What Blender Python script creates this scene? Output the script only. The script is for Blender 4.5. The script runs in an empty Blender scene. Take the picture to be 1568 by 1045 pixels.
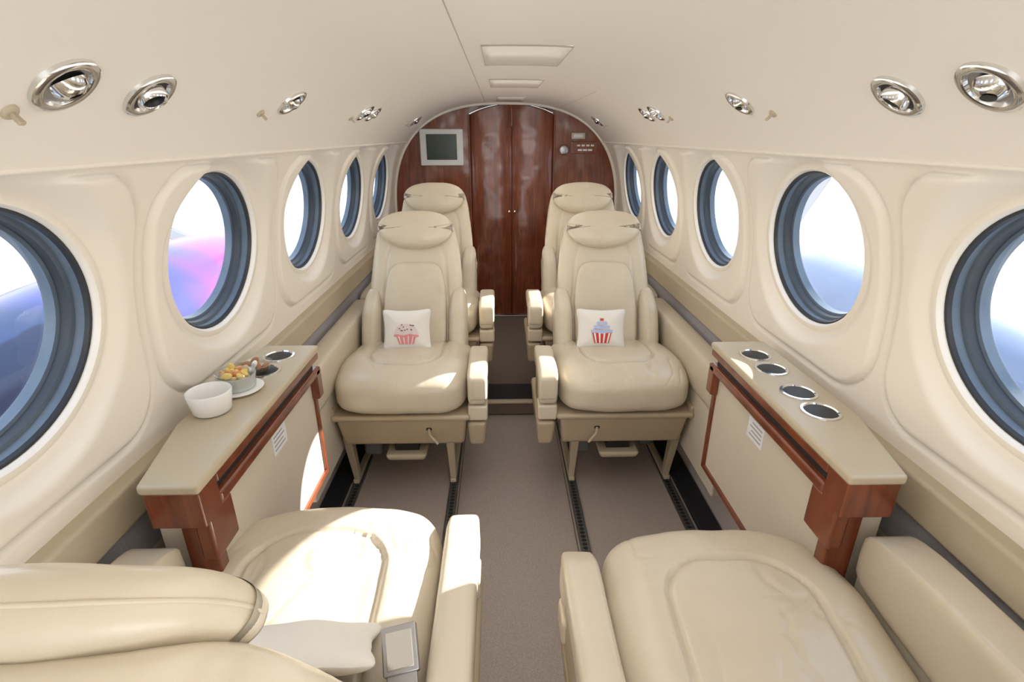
import bpy, bmesh, math, random
from mathutils import Vector, Matrix, noise, Euler
random.seed(4)
A,B,ZC,N=.67,.63,.70,2.6
Y0,Y1=-1.3,3.3
def wx(z):
    t=abs(z-ZC)/B
    return A*max(0,1-t**N)**(1/N)
def wz(x):
    return ZC+B*max(0,1-(abs(x)/A)**N)**(1/N)
def sm(a,b,x):
    t=min(1,max(0,(x-a)/(b-a))); return t*t*(3-2*t)
# ---------------- materials
def mat(name,col,rough=.5,metal=0,bump=None,var=None,coat=0,spec=.5,bump2=None):
    m=bpy.data.materials.new(name); m.use_nodes=True; nt=m.node_tree; b=nt.nodes['Principled BSDF']
    b.inputs['Base Color'].default_value=(*col,1); b.inputs['Roughness'].default_value=rough
    b.inputs['Metallic'].default_value=metal; b.inputs['Coat Weight'].default_value=coat
    b.inputs['Specular IOR Level'].default_value=spec
    tc=nt.nodes.new('ShaderNodeTexCoord')
    if bump:
        n=nt.nodes.new('ShaderNodeTexNoise'); n.inputs['Scale'].default_value=bump[0]; n.inputs['Detail'].default_value=4
        nt.links.new(tc.outputs['Object'],n.inputs['Vector'])
        bp=nt.nodes.new('ShaderNodeBump'); bp.inputs['Strength'].default_value=bump[1]; bp.inputs['Distance'].default_value=bump[2]
        nt.links.new(n.outputs['Fac'],bp.inputs['Height']); nt.links.new(bp.outputs['Normal'],b.inputs['Normal'])
        if bump2:
            n4=nt.nodes.new('ShaderNodeTexNoise'); n4.inputs['Scale'].default_value=bump2[0]; n4.inputs['Detail'].default_value=2; n4.inputs['Distortion'].default_value=1.5
            nt.links.new(tc.outputs['Object'],n4.inputs['Vector'])
            b4=nt.nodes.new('ShaderNodeBump'); b4.inputs['Strength'].default_value=bump2[1]; b4.inputs['Distance'].default_value=bump2[2]
            nt.links.new(n4.outputs['Fac'],b4.inputs['Height']); nt.links.new(b4.outputs['Normal'],bp.inputs['Normal'])
    if var:
        n2=nt.nodes.new('ShaderNodeTexNoise'); n2.inputs['Scale'].default_value=var[0]; n2.inputs['Detail'].default_value=5
        nt.links.new(tc.outputs['Object'],n2.inputs['Vector'])
        r=nt.nodes.new('ShaderNodeValToRGB'); r.color_ramp.elements[0].position=.3; r.color_ramp.elements[1].position=.7
        r.color_ramp.elements[0].color=(*var[1],1); r.color_ramp.elements[1].color=(*col,1)
        nt.links.new(n2.outputs['Fac'],r.inputs['Fac']); nt.links.new(r.outputs['Color'],b.inputs['Base Color'])
    return m
M_wall=mat('ivory_liner',(.87,.81,.72),.42,bump=(300,.05,.001),var=(2.5,(.85,.79,.70)))
M_ceil=mat('ceiling_liner',(.86,.81,.735),.42,bump=(300,.05,.001),var=(2.5,(.845,.795,.715)))
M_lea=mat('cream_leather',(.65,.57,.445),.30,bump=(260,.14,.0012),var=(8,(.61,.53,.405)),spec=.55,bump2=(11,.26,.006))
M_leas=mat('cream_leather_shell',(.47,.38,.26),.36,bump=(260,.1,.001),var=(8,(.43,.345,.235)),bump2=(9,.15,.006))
M_tan=mat('tan_vinyl',(.53,.45,.325),.4,bump=(400,.1,.001),var=(6,(.49,.415,.295)))
M_pan=mat('cream_panel',(.68,.61,.50),.5,bump=(300,.1,.001),var=(5,(.65,.58,.47)))
M_grey=mat('grey_fabric',(.42,.40,.41),.9,bump=(500,.5,.001),var=(200,(.36,.345,.355)))
M_pink=mat('sidewall_carpet',(.56,.50,.48),.95,bump=(500,.5,.002),var=(250,(.49,.44,.42)))
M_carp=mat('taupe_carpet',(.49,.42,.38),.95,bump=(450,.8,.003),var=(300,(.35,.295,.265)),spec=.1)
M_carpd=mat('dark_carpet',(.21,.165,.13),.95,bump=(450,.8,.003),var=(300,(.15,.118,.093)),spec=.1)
M_black=mat('black_mat',(.012,.013,.016),.6,bump=(300,.3,.001))
M_rub=mat('black_rubber',(.02,.024,.03),.45)
M_slate=mat('slate_gasket',(.13,.17,.215),.4,bump=(60,.1,.001),var=(12,(.085,.115,.155)))
M_chr=mat('chrome',(.75,.75,.74),.12,1)
M_alu=mat('aluminium',(.45,.45,.46),.35,1)
M_track=mat('rail_metal',(.16,.16,.16),.5,.6)
M_dark=mat('dark_recess',(.015,.013,.012),.5)
M_seam=mat('seam_beige',(.50,.43,.34),.7)  # dark beige for ceiling seam lines and hatch gaps
M_stitch=mat('stitching',(.28,.21,.14),.8)
M_white=mat('white_ceramic',(.85,.84,.82),.25)
M_pil=mat('white_cotton',(.80,.77,.71),.85,bump=(350,.4,.001))
M_frame=mat('white_bezel',(.7,.7,.69),.4)
M_scr=mat('screen',(.03,.045,.035),.15)
M_paper=mat('placard_paper',(.8,.8,.8),.6)
M_ink=mat('placard_ink',(.35,.35,.38),.6)
M_pink2=mat('cupcake_pink',(.75,.28,.3),.8); M_red=mat('cupcake_red',(.6,.05,.06),.8)
M_lil=mat('cupcake_blue',(.45,.52,.75),.8); M_br=mat('cupcake_brown',(.42,.2,.1),.8); M_choc=mat('sprinkle',(.2,.08,.08),.8)
M_yel=mat('candy_yellow',(.75,.55,.15),.35); M_or=mat('candy_orange',(.65,.28,.1),.35); M_bl=mat('candy_blue',(.1,.14,.4),.35)
def wood():
    m=bpy.data.materials.new('mahogany'); m.use_nodes=True; nt=m.node_tree; b=nt.nodes['Principled BSDF']
    tc=nt.nodes.new('ShaderNodeTexCoord'); mp=nt.nodes.new('ShaderNodeMapping'); mp.inputs['Scale'].default_value=(14,3,1.3)
    n=nt.nodes.new('ShaderNodeTexNoise'); n.inputs['Scale'].default_value=3; n.inputs['Detail'].default_value=8; n.inputs['Distortion'].default_value=1.2
    r=nt.nodes.new('ShaderNodeValToRGB'); e=r.color_ramp.elements
    e[0].position=.3; e[0].color=(.115,.023,.009,1); e[1].position=.72; e[1].color=(.25,.064,.023,1)
    nt.links.new(tc.outputs['Object'],mp.inputs['Vector']); nt.links.new(mp.outputs['Vector'],n.inputs['Vector'])
    nt.links.new(n.outputs['Fac'],r.inputs['Fac']); nt.links.new(r.outputs['Color'],b.inputs['Base Color'])
    b.inputs['Roughness'].default_value=.28; b.inputs['Coat Weight'].default_value=.5; b.inputs['Coat Roughness'].default_value=.12
    n3=nt.nodes.new('ShaderNodeTexNoise'); n3.inputs['Scale'].default_value=4.5
    bp=nt.nodes.new('ShaderNodeBump'); bp.inputs['Strength'].default_value=.45; bp.inputs['Distance'].default_value=.035
    nt.links.new(tc.outputs['Object'],n3.inputs['Vector']); nt.links.new(n3.outputs['Fac'],bp.inputs['Height'])
    nt.links.new(bp.outputs['Normal'],b.inputs['Normal']); nt.links.new(bp.outputs['Normal'],b.inputs['Coat Normal'])
    return m
M_wood=wood()
def glass(name,tint,amt):
    m=bpy.data.materials.new(name); m.use_nodes=True; nt=m.node_tree
    for n in list(nt.nodes): nt.nodes.remove(n)
    o=nt.nodes.new('ShaderNodeOutputMaterial'); t=nt.nodes.new('ShaderNodeBsdfTransparent'); g=nt.nodes.new('ShaderNodeBsdfGlossy')
    g.inputs['Roughness'].default_value=.03; t.inputs['Color'].default_value=(*tint,1)
    mx=nt.nodes.new('ShaderNodeMixShader'); mx.inputs['Fac'].default_value=amt
    nt.links.new(t.outputs[0],mx.inputs[1]); nt.links.new(g.outputs[0],mx.inputs[2]); nt.links.new(mx.outputs[0],o.inputs[0])
    return m
M_glass=glass('window_acrylic',(.95,.97,1),.06)
M_jar=glass('clear_glass',(.93,.95,.95),.15)
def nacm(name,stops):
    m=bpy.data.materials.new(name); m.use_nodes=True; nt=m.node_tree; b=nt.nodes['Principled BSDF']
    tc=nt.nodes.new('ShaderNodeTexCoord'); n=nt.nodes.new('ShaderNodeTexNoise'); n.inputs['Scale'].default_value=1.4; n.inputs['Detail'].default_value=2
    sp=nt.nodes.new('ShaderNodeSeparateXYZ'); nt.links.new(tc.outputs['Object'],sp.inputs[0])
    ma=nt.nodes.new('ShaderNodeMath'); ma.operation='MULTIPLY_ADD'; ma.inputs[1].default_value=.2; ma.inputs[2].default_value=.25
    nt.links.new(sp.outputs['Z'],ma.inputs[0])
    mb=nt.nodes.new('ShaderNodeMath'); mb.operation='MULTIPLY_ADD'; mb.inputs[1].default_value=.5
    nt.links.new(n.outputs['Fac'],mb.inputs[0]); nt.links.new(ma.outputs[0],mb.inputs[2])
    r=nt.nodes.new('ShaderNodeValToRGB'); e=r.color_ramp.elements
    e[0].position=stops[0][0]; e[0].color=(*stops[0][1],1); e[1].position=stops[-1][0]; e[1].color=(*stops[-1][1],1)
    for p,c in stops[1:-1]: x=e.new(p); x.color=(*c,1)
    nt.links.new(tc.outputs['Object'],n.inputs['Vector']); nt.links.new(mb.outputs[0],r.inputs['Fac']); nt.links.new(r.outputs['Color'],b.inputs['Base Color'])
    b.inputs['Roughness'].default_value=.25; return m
M_nacL=nacm('navy_pane_sheen',[(.45,(.010,.02,.06)),(.60,(.035,.035,.2)),(.72,(.15,.025,.26)),(.86,(.32,.04,.20))])  # navy cowl, magenta polarisation sheen of the window pane painted in
M_nacR=nacm('blue_grey_haze',[(.40,(.12,.15,.22)),(.62,(.16,.19,.27)),(.75,(.22,.19,.30)),(.9,(.26,.26,.34))])  # cowl colour with window haze and purple pane tint painted in
M_wpaint=mat('white_paint',(.6,.62,.65),.3)
M_conc=mat('tarmac_concrete',(.36,.37,.38),.9,var=(.6,(.29,.30,.31)))
M_tree=mat('foliage',(.06,.1,.05),.9,var=(1.5,(.03,.05,.03)))
# ---------------- helpers
def mk(name,verts,faces,m,parent=None,loc=(0,0,0),rot=(0,0,0),smooth=True,mi=None):
    me=bpy.data.meshes.new(name); me.from_pydata([tuple(v) for v in verts],[],faces)
    ms=m if isinstance(m,(list,tuple)) else [m]
    for q in ms: me.materials.append(q)
    if mi: 
        for i,p in enumerate(me.polygons): p.material_index=mi[i]
    if smooth:
        me.polygons.foreach_set('use_smooth',[True]*len(me.polygons))
    me.update()
    o=bpy.data.objects.new(name,me); bpy.context.collection.objects.link(o)
    o.location=loc; o.rotation_euler=rot
    if parent: o.parent=parent
    return o
def empty(name,loc=(0,0,0),rot=(0,0,0),parent=None):
    o=bpy.data.objects.new(name,None); o.empty_display_size=.05; bpy.context.collection.objects.link(o)
    o.location=loc; o.rotation_euler=rot
    if parent: o.parent=parent
    return o
def from_bm(bm,name,m,parent,loc,rot,smooth=True):
    bmesh.ops.recalc_face_normals(bm,faces=bm.faces)
    me=bpy.data.meshes.new(name); bm.to_mesh(me); bm.free(); me.materials.append(m)
    if smooth: me.polygons.foreach_set('use_smooth',[True]*len(me.polygons))
    o=bpy.data.objects.new(name,me); bpy.context.collection.objects.link(o); o.location=loc; o.rotation_euler=rot
    if parent: o.parent=parent
    return o
def prism(name,pts,z0,z1,m,parent=None,loc=(0,0,0),rot=(0,0,0),bev=.003,top=None,seg=3):
    bm=bmesh.new(); top=top or pts
    a=[bm.verts.new((p[0],p[1],z0)) for p in pts]; b=[bm.verts.new((p[0],p[1],z1)) for p in top]
    n=len(pts); bm.faces.new(a[::-1]); bm.faces.new(b)
    for i in range(n): bm.faces.new([a[i],a[(i+1)%n],b[(i+1)%n],b[i]])
    bmesh.ops.recalc_face_normals(bm,faces=bm.faces)
    if bev: bmesh.ops.bevel(bm,geom=list(bm.edges),offset=bev,segments=seg,affect='EDGES',profile=.5)
    o=from_bm(bm,name,m,parent,loc,rot,smooth=bool(bev))
    if bev:
        md=o.modifiers.new('wn','WEIGHTED_NORMAL'); md.keep_sharp=True
    return o
def box(name,x0,x1,y0,y1,z0,z1,m,parent=None,loc=(0,0,0),rot=(0,0,0),bev=.003,top=None,seg=3):
    pts=[(x0,y0),(x1,y0),(x1,y1),(x0,y1)]
    tp=None
    if top: tp=[(top[0],top[2]),(top[1],top[2]),(top[1],top[3]),(top[0],top[3])]
    return prism(name,pts,z0,z1,m,parent,loc,rot,bev,tp,seg)
def pad(name,w,d,h,m,parent=None,loc=(0,0,0),rot=(0,0,0),n=5,q=3,res=40,warp=None,groove=None,wr=.0015,seed=0,crown=0,fr=14,crease=0,cdir=(5,22)):
    vs=[];fs=[]
    K=res+1
    def P(i,j,s):
        u=math.sin(math.pi/2*(2*i/res-1)); v=math.sin(math.pi/2*(2*j/res-1))
        mm=max(abs(u),abs(v))
        if mm<1e-6: x=y=0
        else:
            a,b=u/mm,v/mm; sc=1/(abs(a)**n+abs(b)**n)**(1/n)
            x,y=mm*a*sc,mm*b*sc
        z=(max(0,1-mm**q))**(1/q)
        X,Y,Z=x*w/2,y*d/2,z*h/2*s
        if s>0:
            Z+=crown*(1-x*x)*(1-y*y)
            if groove:
                cx,cy,hw,hd,rr,dep,wid=groove
                qx=abs(X-cx)-hw+rr; qy=abs(Y-cy)-hd+rr
                sd=math.hypot(max(qx,0),max(qy,0))+min(max(qx,qy),0)-rr
                Z-=dep*math.exp(-(sd/wid)**2)*(z**.5)
            if crease:
                nn=noise.noise(Vector((X*cdir[0]+seed*3,Y*cdir[1]+2*noise.noise(Vector((X*9,Y*9,seed))),seed)))
                mk_=max(0,noise.noise(Vector((X*7,Y*7,seed+9)))+.1)
                Z-=crease*(1-min(1,abs(nn)*6))**2*min(1,mk_*2)*z
        if wr:
            k=noise.noise(Vector((X*fr+seed,Y*fr*.6+seed*2,s*3+seed)))
            Z+=wr*k*s*1.5
            k2=noise.noise(Vector((X*fr*2.7+seed,Y*fr*2.7,seed)))
            X+=wr*.5*k2*abs(x); Y+=wr*.5*k2*abs(y)
        p=Vector((X,Y,Z))
        return warp(p) if warp else p
    idx={}
    for s in (1,-1):
        for i in range(K):
            for j in range(K):
                if s==-1 and (i in(0,res) or j in(0,res)): idx[(i,j,s)]=idx[(i,j,1)]; continue
                idx[(i,j,s)]=len(vs); vs.append(P(i,j,s))
    for s in (1,-1):
        for i in range(res):
            for j in range(res):
                f=[idx[(i,j,s)],idx[(i+1,j,s)],idx[(i+1,j+1,s)],idx[(i,j+1,s)]]
                fs.append(f if s==1 else f[::-1])
    return mk(name,vs,fs,m,parent,loc,rot)
def lathe(name,prof,m,parent=None,loc=(0,0,0),rot=(0,0,0),seg=40,mi=None,sy=1):
    vs=[];fs=[];mm=[]
    k=len(prof)
    for s in range(seg):
        a=2*math.pi*s/seg
        for r,z in prof: vs.append((r*math.cos(a),r*math.sin(a)*sy,z))
    for s in range(seg):
        t=(s+1)%seg
        for i in range(k-1):
            fs.append([s*k+i,t*k+i,t*k+i+1,s*k+i+1]); mm.append(mi[i] if mi else 0)
    o=mk(name,vs,fs,m,parent,loc,rot,mi=mm)
    bm=bmesh.new(); bm.from_mesh(o.data); bmesh.ops.remove_doubles(bm,verts=bm.verts,dist=1e-5)
    bmesh.ops.recalc_face_normals(bm,faces=bm.faces)
    bm.to_mesh(o.data); bm.free()
    md=o.modifiers.new('es','EDGE_SPLIT'); md.split_angle=math.radians(50)
    return o
def tube(name,pts,r,m,parent=None,cyc=False,loc=(0,0,0),rot=(0,0,0)):
    c=bpy.data.curves.new(name,'CURVE'); c.dimensions='3D'; c.bevel_depth=r; c.bevel_resolution=3
    s=c.splines.new('POLY'); s.points.add(len(pts)-1)
    for i,p in enumerate(pts): s.points[i].co=(*p,1)
    s.use_cyclic_u=cyc; c.materials.append(m)
    o=bpy.data.objects.new(name,c); bpy.context.collection.objects.link(o); o.location=loc; o.rotation_euler=rot
    if parent: o.parent=parent
    return o
# ---------------- cabin shell
WY=[.05,.60,1.16,1.725,2.29,2.855]; WZ=.910; WR=.175; WT=.15; EY=1.09; WPX=.664
ZS=1.115
def wall(side,name):
    ny=900; nz=96; zb=.622
    vs=[];fs=[];keep={}
    for i in range(ny+1):
        y=Y0+(Y1-Y0)*i/ny
        c=min(WY,key=lambda q:abs(q-y)); dy=abs(y-c)
        for j in range(nz+1):
            z=zb+(ZS+.012-zb)*j/nz
            x=wx(z)
            best=1
            if dy<.285:
                rr=.10
                qx=dy-.262+rr; qz=abs(z-.882)-.218+rr
                best=math.hypot(max(qx,0),max(qz,0))+min(max(qx,qz),0)-rr
            x-=.008*(1-sm(-.009,.001,best)); x+=.009*math.exp(-((best-.003)/.0036)**2)
            r=math.hypot(dy/EY,(z-WZ))
            pl=WPX-WT*(z-WZ)
            k=1-sm(WR+.004,.216,r)
            x=x*(1-k)+pl*k
            keep[(i,j)]=r
            vs.append((side*x,y,z))
    def I(i,j): return i*(nz+1)+j
    for i in range(ny):
        for j in range(nz):
            if min(keep[(i,j)],keep[(i+1,j)],keep[(i,j+1)],keep[(i+1,j+1)])<WR-.003: continue
            f=[I(i,j),I(i+1,j),I(i+1,j+1),I(i,j+1)]
            fs.append(f if side<0 else f[::-1])
    return mk(name,vs,fs,M_wall)
wall(-1,'wall_left'); wall(1,'wall_right')
DC=.006
def ceiling():
    vs=[];fs=[]; na=90; ny=20
    t0=math.asin(((ZS-ZC)/B)**(N/2))
    for i in range(ny+1):
        y=Y0+(Y1-Y0)*i/ny
        for j in range(na+1):
            t=t0+(math.pi-2*t0)*j/na
            c=math.cos(t); x=A*math.copysign(abs(c)**(2/N),c); z=ZC+B*abs(math.sin(t))**(2/N)
            nrm=Vector((x,0,z-ZC)).normalized()
            vs.append((x-nrm.x*DC,y,z-nrm.z*DC))
    for i in range(ny):
        for j in range(na):
            a=i*(na+1)+j; fs.append([a,a+1,a+na+2,a+na+1])
    return mk('ceiling',vs,fs,M_ceil)
ceiling()
t=empty('trim_1')
for s in(-1,1):
    tube('panel_seam',[(s*(wx(ZS)-.006),Y0+.02,ZS-.001),(s*(wx(ZS)-.006),Y1-.02,ZS-.001)],.004,M_wall,t)
def cz(x,d=DC): return wz(x)-d
tube('ceiling_seam',[(-.115,y*.1,cz(.115)) for y in range(-12,33)],.0011,M_seam,t)
tube('ceiling_crease',[(.30,y*.1,cz(.30)) for y in range(20,33)],.0008,M_seam,t)
def hatch(y0,y1,x0,x1):
    vs=[];fs=[];n=10
    e=empty('ceiling_hatch')
    for i in range(n+1):
        x=x0+(x1-x0)*i/n
        for y in(y0,y1): vs.append((x,y,cz(x,DC+.001)))
    for i in range(n): fs.append([2*i,2*i+1,2*i+3,2*i+2])
    o=mk('panel',vs,fs,M_ceil,e); md=o.modifiers.new('s','SOLIDIFY'); md.thickness=.004; md.offset=0
    P=[(x0+(x1-x0)*i/n,y0) for i in range(n+1)]+[(x1-(x1-x0)*i/n,y1) for i in range(n+1)]
    tube('gap',[(x,y,cz(x,DC+.0022)) for x,y in P],.0014,M_seam,e,cyc=True)
hatch(1.22,1.54,-.075,.115); hatch(1.92,2.22,-.07,.11); hatch(2.75,3.1,-.05,.09)
def extr(name,pts,y0,y1,ms,mi,side,parent=None,smooth=False):
    vs=[];fs=[]
    for y in(y0,y1):
        for x,z in pts: vs.append((side*x,y,z))
    k=len(pts)
    for i in range(k-1): 
        f=[i,i+k,i+k+1,i+1]; fs.append(f if side<0 else f[::-1])
    return mk(name,vs,fs,ms,parent,mi=mi,smooth=smooth)
for s,nm in((-1,'left'),(1,'right')):
    extr('wall_lower_'+nm,[(.640,-.01),(.642,.27),(.644,.27),(.650,.48),(.662,.565),(.68,.57)],Y0,Y1,[M_pink,M_pan,M_grey],[0,1,1,2,2],s)
    xs=sorted([s*.642,s*.70])
    box('trim_2' if s<0 else 'trim_3',xs[0],xs[1],Y0,Y1,.553,.626,M_tan,bev=.008)
    xs=sorted([s*.572,s*.638])
    box('floor_duct_cover',xs[0],xs[1],Y0,2.03,-.001,.018,M_black,bev=.004)
f=empty('floor')
box('carpet_left',-.66,-.19,Y0,3.4,-.06,0,M_carp,f,bev=.004)
box('carpet_right',.19,.66,Y0,3.4,-.06,0,M_carp,f,bev=.004)
box('aisle_runner',-.189,.189,Y0,3.4,-.06,-.016,M_carp,f,bev=.002)
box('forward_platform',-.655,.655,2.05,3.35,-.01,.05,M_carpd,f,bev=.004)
box('step_nosing',-.205,.205,2.045,2.2,.045,.056,M_tan,f,bev=.003,)
box('step_mat',-.2,.2,2.07,2.22,.05,.0585,M_black,f,bev=.001)
box('threshold_strip',-.25,.3,3.22,3.27,.05,.06,M_alu,f,bev=.002)
for s in(-1,1):
    for xx in(.208,.548):
        e=empty('trim_rail',(s*xx,0,0))
        box('track',-.013,.013,Y0,2.04,-.004,.003,M_track,e,bev=.001)
        box('lip_a',-.016,-.013,Y0,2.04,-.004,.0055,M_alu,e,bev=.001)
        box('lip_b',.013,.016,Y0,2.04,-.004,.0055,M_alu,e,bev=.001)
        vs=[];fs=[]
        y=Y0+.01
        while y<2.02:
            b0=len(vs)
            for a in range(8): vs.append((.008*math.cos(a*math.pi/4),y+.007*math.sin(a*math.pi/4),.0036))
            fs.append(list(range(b0,b0+8))); y+=.0165
        mk('track_holes',vs,fs,M_dark,e,smooth=False)
# ---------------- windows
tilt=math.atan(WT)
wn=0
for s in(-1,1):
    for c in WY:
        wn+=1
        e=empty('window_%d'%wn,(s*WPX,c,WZ),(0,s*(math.pi/2-tilt),0))
        lathe('trim_lip',[(WR+.014,-.001),(WR+.008,-.005),(WR-.001,-.004),(WR-.005,.003),(WR-.004,.010)],M_wall,e,seg=80,sy=EY)
        lathe('gasket',[(WR-.002,.006),(WR-.009,.007),(WR-.011,.013),(WR-.007,.015),(WR-.009,.028),(WR-.016,.030),(WR-.017,.044),(WR-.022,.046),(WR-.023,.062),(WR+.02,.066),(WR+.02,.008),(WR-.002,.006)],[M_slate,M_rub],e,seg=80,mi=[1,1,1,0,0,1,0,0,1,1,1],sy=EY)
        vs=[(0,0,.040)]+[((WR-.012)*math.cos(a*math.pi/36),(WR-.012)*EY*math.sin(a*math.pi/36),.040) for a in range(72)]
        mk('pane',vs,[[0,i+1,(i+1)%72+1] for i in range(72)],M_glass,e,smooth=False)
# ---------------- ceiling fixtures
def frame(x,y):
    z=wz(x); g=(wz(x+.001)-wz(x-.001))/.002
    nrm=Vector((g,0,-1)).normalized()
    rad=Vector((x,0,z-ZC)).normalized()
    return Vector((x,y,z))-rad*DC+nrm*.0008, nrm.to_track_quat('Z','Y').to_euler()
def fixture(x,y,kind,sc=1):
    p,q=frame(x,y)
    e=empty('reading_light' if kind==0 else 'air_vent',p,q)
    e.scale=(sc,sc,sc)
    R=.034
    lathe('bezel',[(R+.006,-.002),(R+.005,.004),(R,.0065),(R-.006,.005),(R-.008,.0005)],M_chr,e)
    if kind==0:
        lathe('recess',[(R-.008,.0006),(0,.0004)],M_alu,e)
        lathe('eyeball',[(0,.014),(.010,.0125),(.018,.006),(.021,-.002)],M_chr,e,loc=(.004,0,0),rot=(.3,.2,0))
        lathe('lens',[(0,.0150),(.008,.0142)],M_dark,e,loc=(.004,0,0),rot=(.3,.2,0))
    else:
        lathe('recess',[(R-.008,.0006),(0,.0004)],M_dark,e)
        lathe('nozzle',[(.020,-.003),(.020,.009),(.016,.013),(.013,.011),(.011,.004),(0,.004)],[M_chr,M_dark],e,mi=[0,0,0,1,1],rot=(.15,-.15,0))
def knob(x,y):
    p,q=frame(x,y)
    e=empty('ceiling_hook',p,q); e.scale=(.8,.8,.8)
    lathe('base',[(.011,-.002),(.011,.002),(.009,.004),(0,.004)],M_tan,e,seg=20)
    box('hook',-.004,.004,-.003,.003,.003,.020,M_tan,e,bev=.0015,top=(-.008,.002,-.003,.003))
for s in(-1,1):
    X=s*.489
    fixture(X,.605,0,.95); fixture(X,.745,1,.95); fixture(s*.47,1.19,0,.9); fixture(s*.465,1.80,1,.9); fixture(s*.465,1.91,0,.9); fixture(s*.462,2.85,0)
    knob(s*.52,.565); knob(s*.50,1.10); knob(s*.49,1.72); knob(s*.49,2.75)
# ---------------- bulkhead
bh=empty('wall_front')
def fillsec(name,xa,xb,y,zb,m,off=0,th=.02,parent=bh):
    n=40
    top=[]
    for i in range(n+1):
        x=xa+(xb-xa)*i/n
        top.append((x,wz(x)-off if abs(x)<A-1e-4 else ZC))
    bm=bmesh.new()
    L=[(xa,zb),(xb,zb)]+[(x,z) for x,z in top[::-1]]
    a=[bm.verts.new((x,y,z)) for x,z in L]; b=[bm.verts.new((x,y+th,z)) for x,z in L]
    bm.faces.new(a); bm.faces.new(b[::-1]); k=len(L)
    for i in range(k): bm.faces.new([a[i],b[i],b[(i+1)%k],a[(i+1)%k]])
    return from_bm(bm,name,m,parent,(0,0,0),(0,0,0),smooth=False)
fillsec('side_panel_left',-.668,-.215,3.26,-.02,M_wood,.004)
fillsec('side_panel_right',.285,.668,3.26,-.02,M_wood,.004)
fillsec('backing',-.66,.66,3.285,-.02,M_dark,.004,.01)
fillsec('arch_filler',-.216,.286,3.275,1.2,M_wood,.004,.008)
d=empty('door_1')
for i,(xa,xb) in enumerate(((-.208,.033),(.037,.278))):
    vs=[];fs=[];nx=16;nz=24
    for a in range(nx+1):
        x=xa+(xb-xa)*a/nx; u=2*a/nx-1; zt=1.312-.9*(x-.035)**2
        for b_ in range(nz+1):
            z=.055+(zt-.055)*b_/nz
            vs.append((x,3.262-.018*(1-u**4),z))
    for a in range(nx):
        for b_ in range(nz):
            q=a*(nz+1)+b_; fs.append([q,q+nz+1,q+nz+2,q+1])
    mk('leaf_%d'%(i+1),vs,fs,M_wood,d)
for x in(.018,.052):
    lathe('pull',[(0,.012),(.006,.010),(.004,0)],M_chr,d,loc=(x,3.246,.72),rot=(math.pi/2,0,0),seg=16)
tube('arch_strip',[(x/100,3.255,1.319-.9*(x/100-.035)**2) for x in range(-21,29,2)],.0045,M_chr,d)
for x in(-.213,.283): tube('door_jamb',[(x,3.252,.05),(x,3.252,1.26)],.005,M_wood,d)
tube('bulkhead_edge',[(A*.995*math.copysign(abs(math.cos(t_))**(2/N),math.cos(t_)),3.25,ZC+B*.985*abs(math.sin(t_))**(2/N)) for t_ in [math.pi*k/60 for k in range(0,61)]],.009,M_ceil,bh)
mo=empty('monitor',(-.372,3.25,1.085))
box('bezel',-.125,.125,-.018,.008,-.10,.10,M_frame,mo,bev=.006)
box('screen',-.088,.088,-.0195,-.017,-.068,.072,M_scr,mo,bev=.001)
cp=empty('control_panel',(.40,3.25,1.08))
box('plate',-.02,.13,-.004,.01,-.03,.035,M_wood,cp,bev=.002)
box('display',-.02,.06,-.008,0,.05,.085,M_tan,cp,bev=.003)
box('display_face',-.008,.048,-.0095,-.007,.057,.078,M_alu,cp,bev=.001)
for i in range(4): box('switch_%d'%(i+1),.015+.027*i,.033+.027*i,-.009,-.003,.01,.02,M_frame,cp,bev=.001)
for i in range(3): box('label_%d'%(i+1),.02+.03*i,.045+.03*i,-.0055,-.003,-.015,-.005,M_paper,cp,bev=0)
lathe('speaker',[(0,.006),(.02,.006),(.026,.003),(.028,0)],M_alu,cp,loc=(-.06,0,-.01),rot=(math.pi/2,0,0))
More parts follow.
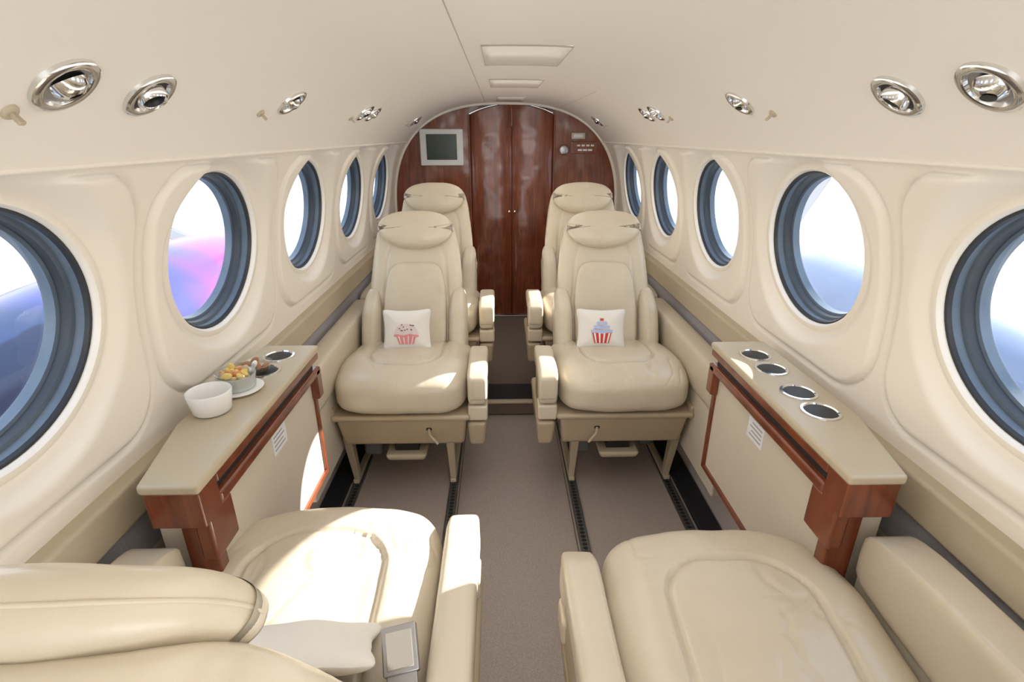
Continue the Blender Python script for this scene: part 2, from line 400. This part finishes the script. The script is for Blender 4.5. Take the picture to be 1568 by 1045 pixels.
# ---------------- pillows
def throw_pillow(loc,rot,w,h,kind):
    e=empty('throw_pillow',loc,rot)
    def wp(p):
        k=abs(p.x/(w/2))*abs(p.y/(h/2))
        s=1+.05*k**2; e1=1-.06*(1-(p.x/(w/2))**2)*(abs(p.y)/(h/2)); e2=1-.06*(1-(p.y/(h/2))**2)*(abs(p.x)/(w/2))
        return Vector((p.x*s*e2,p.y*s*e1,p.z))
    pad('cover',w,h,.06,M_pil,e,n=14,q=1.7,res=48,warp=wp,wr=.002 if kind else .005,seed=kind*3.3,fr=14)
    if kind:
        def surf(x,y,o):
            mm=max(abs(x)/(w/2),abs(y)/(h/2)); return max(0,1-mm**1.7)**(1/1.7)*.03+.0022+o
        def patch(nm,f,m,o=0,n=14):
            vs=[];fs=[]
            for i in range(n+1):
                for j in range(n+1):
                    x,y=f(i/n,j/n); vs.append((x,y,surf(x,y,o)))
            for i in range(n):
                for j in range(n):
                    a=i*(n+1)+j; fs.append([a,a+n+1,a+n+2,a+1])
            mk(nm,vs,fs,m,e)
        if kind==1:
            patch('wrapper',lambda u,v:((u-.5)*(.05+.02*v),-.048+.032*v),M_pink2)
            for k in range(4): patch('pleat_%d'%k,lambda u,v,k=k:((-.4+k*.24+u*.06)*(.05+.02*v),-.047+.03*v),M_pil,.0006,4)
            patch('frosting',lambda u,v:((u-.5)*.082*math.sqrt(max(.02,1-v*v*.9)),-.018+.040*v),mat('frosting_white',(.72,.62,.60),.8))
            patch('frosting_edge',lambda u,v:((u-.5)*.084,-.022+.006*v+.003*math.sin(u*12)),M_pink2,.0006)
            for k in range(12):
                a=random.uniform(-.028,.028); b=random.uniform(-.006,.018); patch('sprinkle_%d'%k,lambda u,v,a=a,b=b:(a+u*.004,b+v*.004),M_choc,.0012,1)
        else:
            patch('wrapper',lambda u,v:((u-.5)*(.05+.018*v),-.05+.036*v),M_red)
            for k in range(4): patch('pleat_%d'%k,lambda u,v,k=k:((-.42+k*.25+u*.1)*(.05+.018*v),-.049+.034*v),M_pil,.0006,4)
            for k in range(3): patch('swirl_%d'%k,lambda u,v,k=k:((u-.5)*(.075-.02*k),-.016+.014*k+.011*v+.002*math.sin(u*9)),M_lil,.0004*k)
            patch('cherry',lambda u,v:((u-.5)*.012,.027+.009*v),M_red,.001,3)
    return e
# ---------------- seats
def seat(X,Y,Z,face,rec,inner,seed,armlen=.24,armshift=0,armx=0):
    e=empty('cabin_armchair',(X,Y,Z),(0,0,0 if face<0 else math.pi))
    s=inner
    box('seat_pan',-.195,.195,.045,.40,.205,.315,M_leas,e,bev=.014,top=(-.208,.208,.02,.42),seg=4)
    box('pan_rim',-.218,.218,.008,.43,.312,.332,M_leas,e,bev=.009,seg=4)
    lathe('lever_hole',[(0,.001),(.008,.001),(.010,0)],M_dark,e,loc=(s*.085,.0295,.275),rot=(math.pi/2+.1,0,0),seg=20)
    tube('recline_lever',[(s*.085,.03,.272),(s*.09,.012,.262),(s*.115,.002,.235)],.0045,M_leas,e)
    for nm,lx in(('inner',s*.145),('outer',-s*.195)):
        box('leg_front_'+nm,lx-.010,lx+.010,.125,.150,.012,.215,M_tan,e,bev=.003,top=(lx-.014,lx+.014,.07,.11))
        box('leg_rear_'+nm,lx-.010,lx+.010,.34,.365,.012,.215,M_tan,e,bev=.003,top=(lx-.014,lx+.014,.33,.38))
        box('rail_shoe_'+nm,lx-.011,lx+.011,.11,.38,.0055,.022,M_tan,e,bev=.004)
    box('life_vest_tray',-.06,.06,.05,.22,.14,.165,M_tan,e,bev=.01,top=(-.07,.07,.045,.225))
    box('tray_latch',-.04,.04,.075,.12,.165,.20,M_dark,e,bev=.003)
    box('crossbar',-.19,.15,.10,.115,.185,.2,M_dark,e,bev=.002)
    box('mechanism',-.15,-.09,.10,.30,.13,.21,M_track,e,bev=.01)
    box('mechanism_2',.09,.14,.14,.30,.13,.21,M_track,e,bev=.01)
    fc=.014 if face<0 else .036
    def cw(p):
        y=p.y; z=p.z-.03*sm(-.1,.22,y)
        z+=.010*sm(.09,.17,abs(p.x))*sm(-.18,-.05,y)
        yy=p.y+fc*(abs(p.x)/.21)**2.4*sm(.12,-.2,p.y)
        return Vector((p.x*(1-.03*sm(-.05,-.22,y)),yy,z))
    pad('seat_cushion',.43,.45,.145,M_lea,e,loc=(0,.212,.395),n=6.5,q=3.8,res=120,warp=cw,groove=(0,.085,.118,.20,.085,.010,.004),wr=.0028,fr=10,seed=seed,crown=.012,crease=.0038 if face>0 else .0045,cdir=(20,7) if face<0 else (15,9))
    a=math.radians(90-rec)
    b=empty('backrest',(0,.385,.36),(a,0,0),e)
    def kk(yb): return 1-.10*sm(.21,.26,yb)-.11*sm(.26,.55,yb)
    def bw(p):
        k=kk(p.y+.28)
        z=p.z+.018*(abs(p.x)/.18)**2*(1 if p.z>0 else .3)
        return Vector((p.x*k,p.y,z))
    pad('back_shell',.385,.56,.085,M_lea,b,loc=(0,.275,-.03),n=6,q=4,res=72,warp=bw,wr=.002,seed=seed+5,groove=(0,-.09,.128,.28,.09,.006,.005),crease=.003)
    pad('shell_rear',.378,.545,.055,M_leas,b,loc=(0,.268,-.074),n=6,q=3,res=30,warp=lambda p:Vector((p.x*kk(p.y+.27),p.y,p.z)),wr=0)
    pad('lumbar_panel',.232,.37,.05,M_lea,b,loc=(0,.185,.010),n=4.5,q=5,res=60,warp=lambda p:Vector((p.x*(1-.08*sm(0,.18,p.y)),p.y,p.z+.02*(abs(p.x)/.13)**2)),wr=.0025,seed=seed+9,crown=.006,crease=.003)
    wh=.12 if face<0 else .05
    for sg,nm in((-1,'left'),(1,'right')):
        pad('wing_'+nm,.070,.30 if face<0 else .24,wh,M_lea,b,loc=(sg*.160,.125,.022 if face<0 else 0),n=4,q=3,res=40,warp=lambda p:Vector((p.x*(1-.1*sm(.0,.14,p.y)),p.y,p.z-.035*sm(.04,.15,p.y))),wr=.002,seed=seed+sg,crease=.002)
    for off in(0,.008):
        L=[]
        for k in range(41):
            yb=.03+.515*k/40
            L.append((-.1925*kk(yb)*((1-abs((yb-.275)/.28)**6)**(1/6))*.985,yb,-.048-off))
        R_=[(-x,y,z) for x,y,z in L[::-1]]
        tube('stitch_line',L+R_,.0011,M_stitch,b)
    def hw(p):
        u=p.x/.15
        return Vector((p.x,p.y+.022*u*u*(1 if p.y<0 else -.55),p.z+.014*u*u))
    pad('headrest',.280,.142,.072,M_lea,b,loc=(0,.494,.024),n=2.8,q=2.6,res=60,warp=hw,wr=.002,seed=seed+2,crown=.004,crease=.0025)
    tube('headrest_welt',[(.1395*math.copysign(abs(math.cos(t_))**(2/2.8),math.cos(t_)),.494+.0705*math.copysign(abs(math.sin(t_))**(2/2.8),math.sin(t_))+.022*(abs(math.cos(t_))**(4/2.8))*(1 if math.sin(t_)<0 else -.55)*.87,.024+.014*.87*abs(math.cos(t_))**(4/2.8)) for t_ in [2*math.pi*k/80 for k in range(80)]],.002,M_lea,b,cyc=True)
    ax=s*(.247+armx)
    am=empty('armrest',(ax,armshift,-.045),(0,0,0),e)
    L=armlen
    pad('arm_pad',.063,L+.01,.056,M_lea,am,loc=(0,.012+L/2,.497),n=9,q=4,res=44,warp=lambda p:Vector((p.x,p.y,p.z-.05*sm(-L/2+.05,-L/2,p.y)*(1 if p.z<0 else .2))),wr=.0015,seed=seed)
    pad('arm_front',.061,.05,.085,M_lea,am,loc=(0,.037,.452),n=6,q=4,res=20,wr=.001,seed=seed)
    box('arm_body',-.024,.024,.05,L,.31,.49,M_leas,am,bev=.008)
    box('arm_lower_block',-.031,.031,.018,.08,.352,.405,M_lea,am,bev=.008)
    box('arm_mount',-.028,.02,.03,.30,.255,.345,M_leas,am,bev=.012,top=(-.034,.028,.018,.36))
    box('side_latch',-s*.222-.014,-s*.222+.014,.02,.14,.30,.35,M_leas,e,bev=.008)
    return e
SX=.353
seat(-SX-.004,1.43,0,-1,25,1,1.1,armx=-.004); seat(SX,1.43,0,-1,25,-1,2.7)
seat(-SX+.01,1.98,.05,-1,22,1,4.2,.22); seat(SX-.004,1.98,.05,-1,22,-1,6.4,.22)
seat(-SX-.008,.872,0,1,27,-1,8.3,.42,.03,.0); seat(.340,.79,0,1,42,1,10.9,.42,.05)
throw_pillow((-.366,1.718,.515),(math.radians(66),0,math.radians(3)),.165,.148,1)
throw_pillow((.312,1.718,.515),(math.radians(66),0,math.radians(-3)),.168,.142,2)
throw_pillow((-.335,.50,.512),(math.radians(143),math.radians(4),math.radians(8)),.25,.18,0)
bk=empty('seatbelt_buckle',(-.180,.515,.492),(math.radians(28),math.radians(-8),math.radians(8)))
box('cover',-.024,.024,-.03,.03,0,.012,M_alu,bk,bev=.002)
box('cover_inset',-.018,.018,-.024,.022,.0115,.0135,M_chr,bk,bev=.0008)
box('latch_tongue',-.02,.02,-.05,-.028,.002,.008,M_alu,bk,bev=.001)
box('webbing',-.022,.022,-.16,-.045,.000,.004,M_leas,bk,bev=.001)
# ---------------- side armrests
for s in(-1,1):
    for (ya,yb,zo) in((-.9,.668,.040),(1.245,2.12,0),(2.14,3.2,0)):
        L=yb-ya; xc=.590 if ya<0 else .601
        e=empty('side_armrest',(s*xc,(ya+yb)/2,zo))
        pad('bolster',.078,L,.13,M_lea,e,loc=(0,0,.462),n=30,q=6,res=44,wr=.002,seed=ya*7+s,fr=9)
        xs=sorted([s*(.572-.601),s*(.636-.601)])
        box('side_panel',xs[0],xs[1],-L/2,L/2,.16,.44,M_pan,e,bev=.006)
# ---------------- side cabinets
def cabinet(s):
    o=0.02
    e=empty('side_cabinet',(0,o,0))
    def P(l): return [(s*x,y) for x,y in (l if s>0 else l[::-1])]
    prism('top',P([(.500,.642),(.592,.642),(.637,.83),(.637,1.215),(.500,1.215)]),.640,.658,M_tan,e,bev=.006,seg=4)
    prism('body',P([(.522,.675),(.60,.675),(.636,.84),(.636,1.20),(.522,1.20)]),.30,.642,M_pan,e,bev=.002)
    prism('end_block',P([(.503,.645),(.588,.645),(.60,.70),(.503,.70)]),.575,.642,M_wood,e,bev=.004)
    prism('upper_rail',P([(.503,.70),(.525,.70),(.525,1.21),(.503,1.21)]),.622,.642,M_wood,e,bev=.004)
    prism('groove',P([(.514,.70),(.53,.70),(.53,1.19),(.514,1.19)]),.600,.624,M_dark,e,bev=0)
    prism('lower_rail',P([(.503,.70),(.526,.70),(.526,1.21),(.503,1.21)]),.580,.603,M_wood,e,bev=.006)
    prism('near_stile',P([(.506,.66),(.555,.66),(.555,.685),(.506,.685)]),.30,.58,M_wood,e,bev=.003)
    prism('near_bracket',P([(.503,.655),(.53,.655),(.53,.73),(.503,.73)]),.50,.585,M_wood,e,bev=.006)
    prism('far_bracket',P([(.503,1.18),(.525,1.18),(.525,1.215),(.503,1.215)]),.52,.60,M_wood,e,bev=.005)
    prism('far_stile',P([(.516,1.185),(.53,1.185),(.53,1.20),(.516,1.20)]),.30,.53,M_wood,e,bev=.001)
    prism('bottom_strip',P([(.516,.69),(.53,.69),(.53,1.20),(.516,1.20)]),.29,.303,M_wood,e,bev=.001)
    prism('placard',P([(.519,.93),(.523,.93),(.523,1.0),(.519,1.0)]),.515,.565,M_paper,e,bev=0)
    for k in range(4): prism('text_%d'%k,P([(.5185,.937),(.522,.937),(.522,.99-.008*(k%2)),(.5185,.99-.008*(k%2))]),.524+.01*k,.527+.01*k,M_ink,e,bev=0)
    ys=[.845,.925,1.04,1.12] if s>0 else [1.055,1.14]
    for i,y in enumerate(ys):
        lathe('cup_holder_%d'%(i+1),[(.036,.0),(.0355,.003),(.031,.0035),(.029,.001),(.028,.0012),(0,.0012)],[M_chr,M_dark],e,loc=(s*.570,y,.658),mi=[0,0,0,1,1])
cabinet(-1); cabinet(1)
bw=empty('ceramic_bowl',(-.592,.895,.659))
lathe('bowl',[(0,.002),(.030,0),(.034,.004),(.040,.042),(.0385,.044),(.037,.042),(.031,.008),(0,.006)],M_white,bw)
jar=empty('candy_jar',(-.583,.985,.659))
lathe('plate',[(0,.001),(.042,0),(.048,.005),(.046,.006),(0,.003)],M_white,jar)
lathe('glass',[(.034,.004),(.040,.044),(.0385,.044),(.033,.007),(0,.007)],M_jar,jar)
lathe('bowl_inner',[(0,.008),(.030,.006),(.037,.036),(.0365,.0365),(.028,.01)],M_white,jar)
def blobs(name,rad,n,ms,par,zt):
    vs=[];fs=[];mi=[]
    for k in range(n):
        a=random.uniform(0,6.28); r=rad*math.sqrt(random.random()); cx,cy,cz_=r*math.cos(a),r*math.sin(a),zt+random.uniform(-.006,.006)
        bm=bmesh.new(); bmesh.ops.create_icosphere(bm,subdivisions=2,radius=1)
        R=Euler((random.uniform(0,3),random.uniform(0,3),0)).to_matrix(); b0=len(vs); m_=random.randrange(len(ms))
        for v in bm.verts: vs.append(tuple(R@Vector((v.co.x*.013,v.co.y*.008,v.co.z*.006))+Vector((cx,cy,cz_))))
        for f_ in bm.faces: fs.append([b0+v.index for v in f_.verts]); mi.append(m_)
        bm.free()
    mk(name,vs,fs,ms,par,mi=mi)
blobs('candies',.026,22,[M_yel,M_yel,M_or,M_paper,M_white,M_tan],jar,.034)
dish=empty('sweet_dish',(-.585,1.075,.664))
lathe('dish',[(0,.002),(.028,.0),(.036,.014),(.035,.015),(.027,.004),(0,.004)],M_jar,dish)
blobs('wrapped_sweets',.020,7,[M_bl,M_br,M_white,M_white],dish,.010)
# ---------------- exterior
mk('ground_tarmac',[(-60,-60,-1.3),(60,-60,-1.3),(60,60,-1.3),(-60,60,-1.3)],[[0,1,2,3]],M_conc,smooth=False)
for s in(-1,1):
    w=empty('airplane_wing',(0,0,0))
    pts=[(s*1.0,.6),(s*9,1.2),(s*9,2.2),(s*1.0,2.9)]
    if s<0: pts=pts[::-1]
    prism('wing_panel',pts,-.55,-.38,M_wpaint,w,bev=.05)
    g=empty('engine_nacelle',(s*2.35,2.6,0.0 if s<0 else -.1),(-math.pi/2,0,0),w)
    prof=[(.02,2.5),(.10,2.4),(.17,2.2),(.19,2.05),(.38,1.95),(.44,1.5),(.47,.8),(.45,0),(.38,-.9),(.25,-1.7),(.05,-2.3),(0,-2.3)]
    lathe('cowl',prof,[M_alu,M_nacL if s<0 else M_nacR],g,seg=48,mi=[0,0,0,1,1,1,1,1,1,1,1])
    for k in range(4):
        a=k*math.pi/2+.5
        bl=box('blade_%d'%(k+1),-.07,.07,-.012,.012,.1,1.05,M_alu,g,loc=(0,0,2.15),bev=.01,top=(-.04,.04,-.006,.006))
        bl.rotation_euler=(Matrix.Rotation(a,4,'Z')@Matrix.Rotation(math.pi/2,4,'X')).to_euler()
hed=empty('tree_line')
vs=[];fs=[]
for k in range(120):
    a=2*math.pi*k/120; h=1.0+1.6*abs(noise.noise(Vector((math.cos(a)*6,math.sin(a)*6,0))))
    vs+=[(50*math.cos(a),50*math.sin(a),-1.3),(50*math.cos(a),50*math.sin(a),h)]
for k in range(120):
    n_=(k+1)%120; fs.append([2*k,2*n_,2*n_+1,2*k+1])
mk('foliage',vs,fs,M_tree,hed)
# ---------------- light
w=bpy.data.worlds.new('World'); bpy.context.scene.world=w; w.use_nodes=True; nt=w.node_tree; bg=nt.nodes['Background']
tc=nt.nodes.new('ShaderNodeTexCoord'); sp=nt.nodes.new('ShaderNodeSeparateXYZ'); r=nt.nodes.new('ShaderNodeValToRGB')
r.color_ramp.elements[0].position=0; r.color_ramp.elements[0].color=(1,.99,.97,1); r.color_ramp.elements[1].position=.7; r.color_ramp.elements[1].color=(.62,.77,1,1)
nt.links.new(tc.outputs['Generated'],sp.inputs[0]); nt.links.new(sp.outputs['Z'],r.inputs['Fac']); nt.links.new(r.outputs['Color'],bg.inputs['Color'])
bg.inputs['Strength'].default_value=3.2
def light(name,typ,loc,direc,energy,col=(1,1,1),**k):
    l=bpy.data.lights.new(name,typ); l.energy=energy; l.color=col
    for a,b in k.items(): setattr(l,a,b)
    o=bpy.data.objects.new(name,l); bpy.context.collection.objects.link(o); o.location=loc
    o.rotation_euler=Vector(direc).to_track_quat('-Z','Y').to_euler(); return o
light('sun','SUN',(6,1,5),(-1,-.44,-.53),18,(1,.94,.84),angle=.008)
light('fill_light_down','AREA',(0,1.5,1.29),(0,0,-1),5,(1,.96,.90),shape='RECTANGLE',size=.5,size_y=3.0)  # added fill lamp under the ceiling, brightens the whole cabin
light('fill_light_aft','AREA',(0,-.9,1.05),(0,1,.14),4,(1,.97,.93),shape='RECTANGLE',size=1.0,size_y=.4)  # added fill lamp behind the camera, out of view
light('fill_light_up','AREA',(0,1.4,.62),(0,0,1),3.4,(1,.97,.93),shape='RECTANGLE',size=.25,size_y=3.2)  # added fill lamp floating over the aisle, lifts the ceiling
# ---------------- camera
cam=bpy.data.cameras.new('camera'); co=bpy.data.objects.new('camera',cam); bpy.context.collection.objects.link(co)
co.location=(-.04,0,1.15); co.rotation_euler=(math.radians(90-21.5),0,math.radians(-1.33))
cam.sensor_width=36; cam.lens=18.37; cam.clip_start=.01; cam.clip_end=300
bpy.context.scene.camera=co
bpy.context.scene.view_settings.view_transform='Standard'
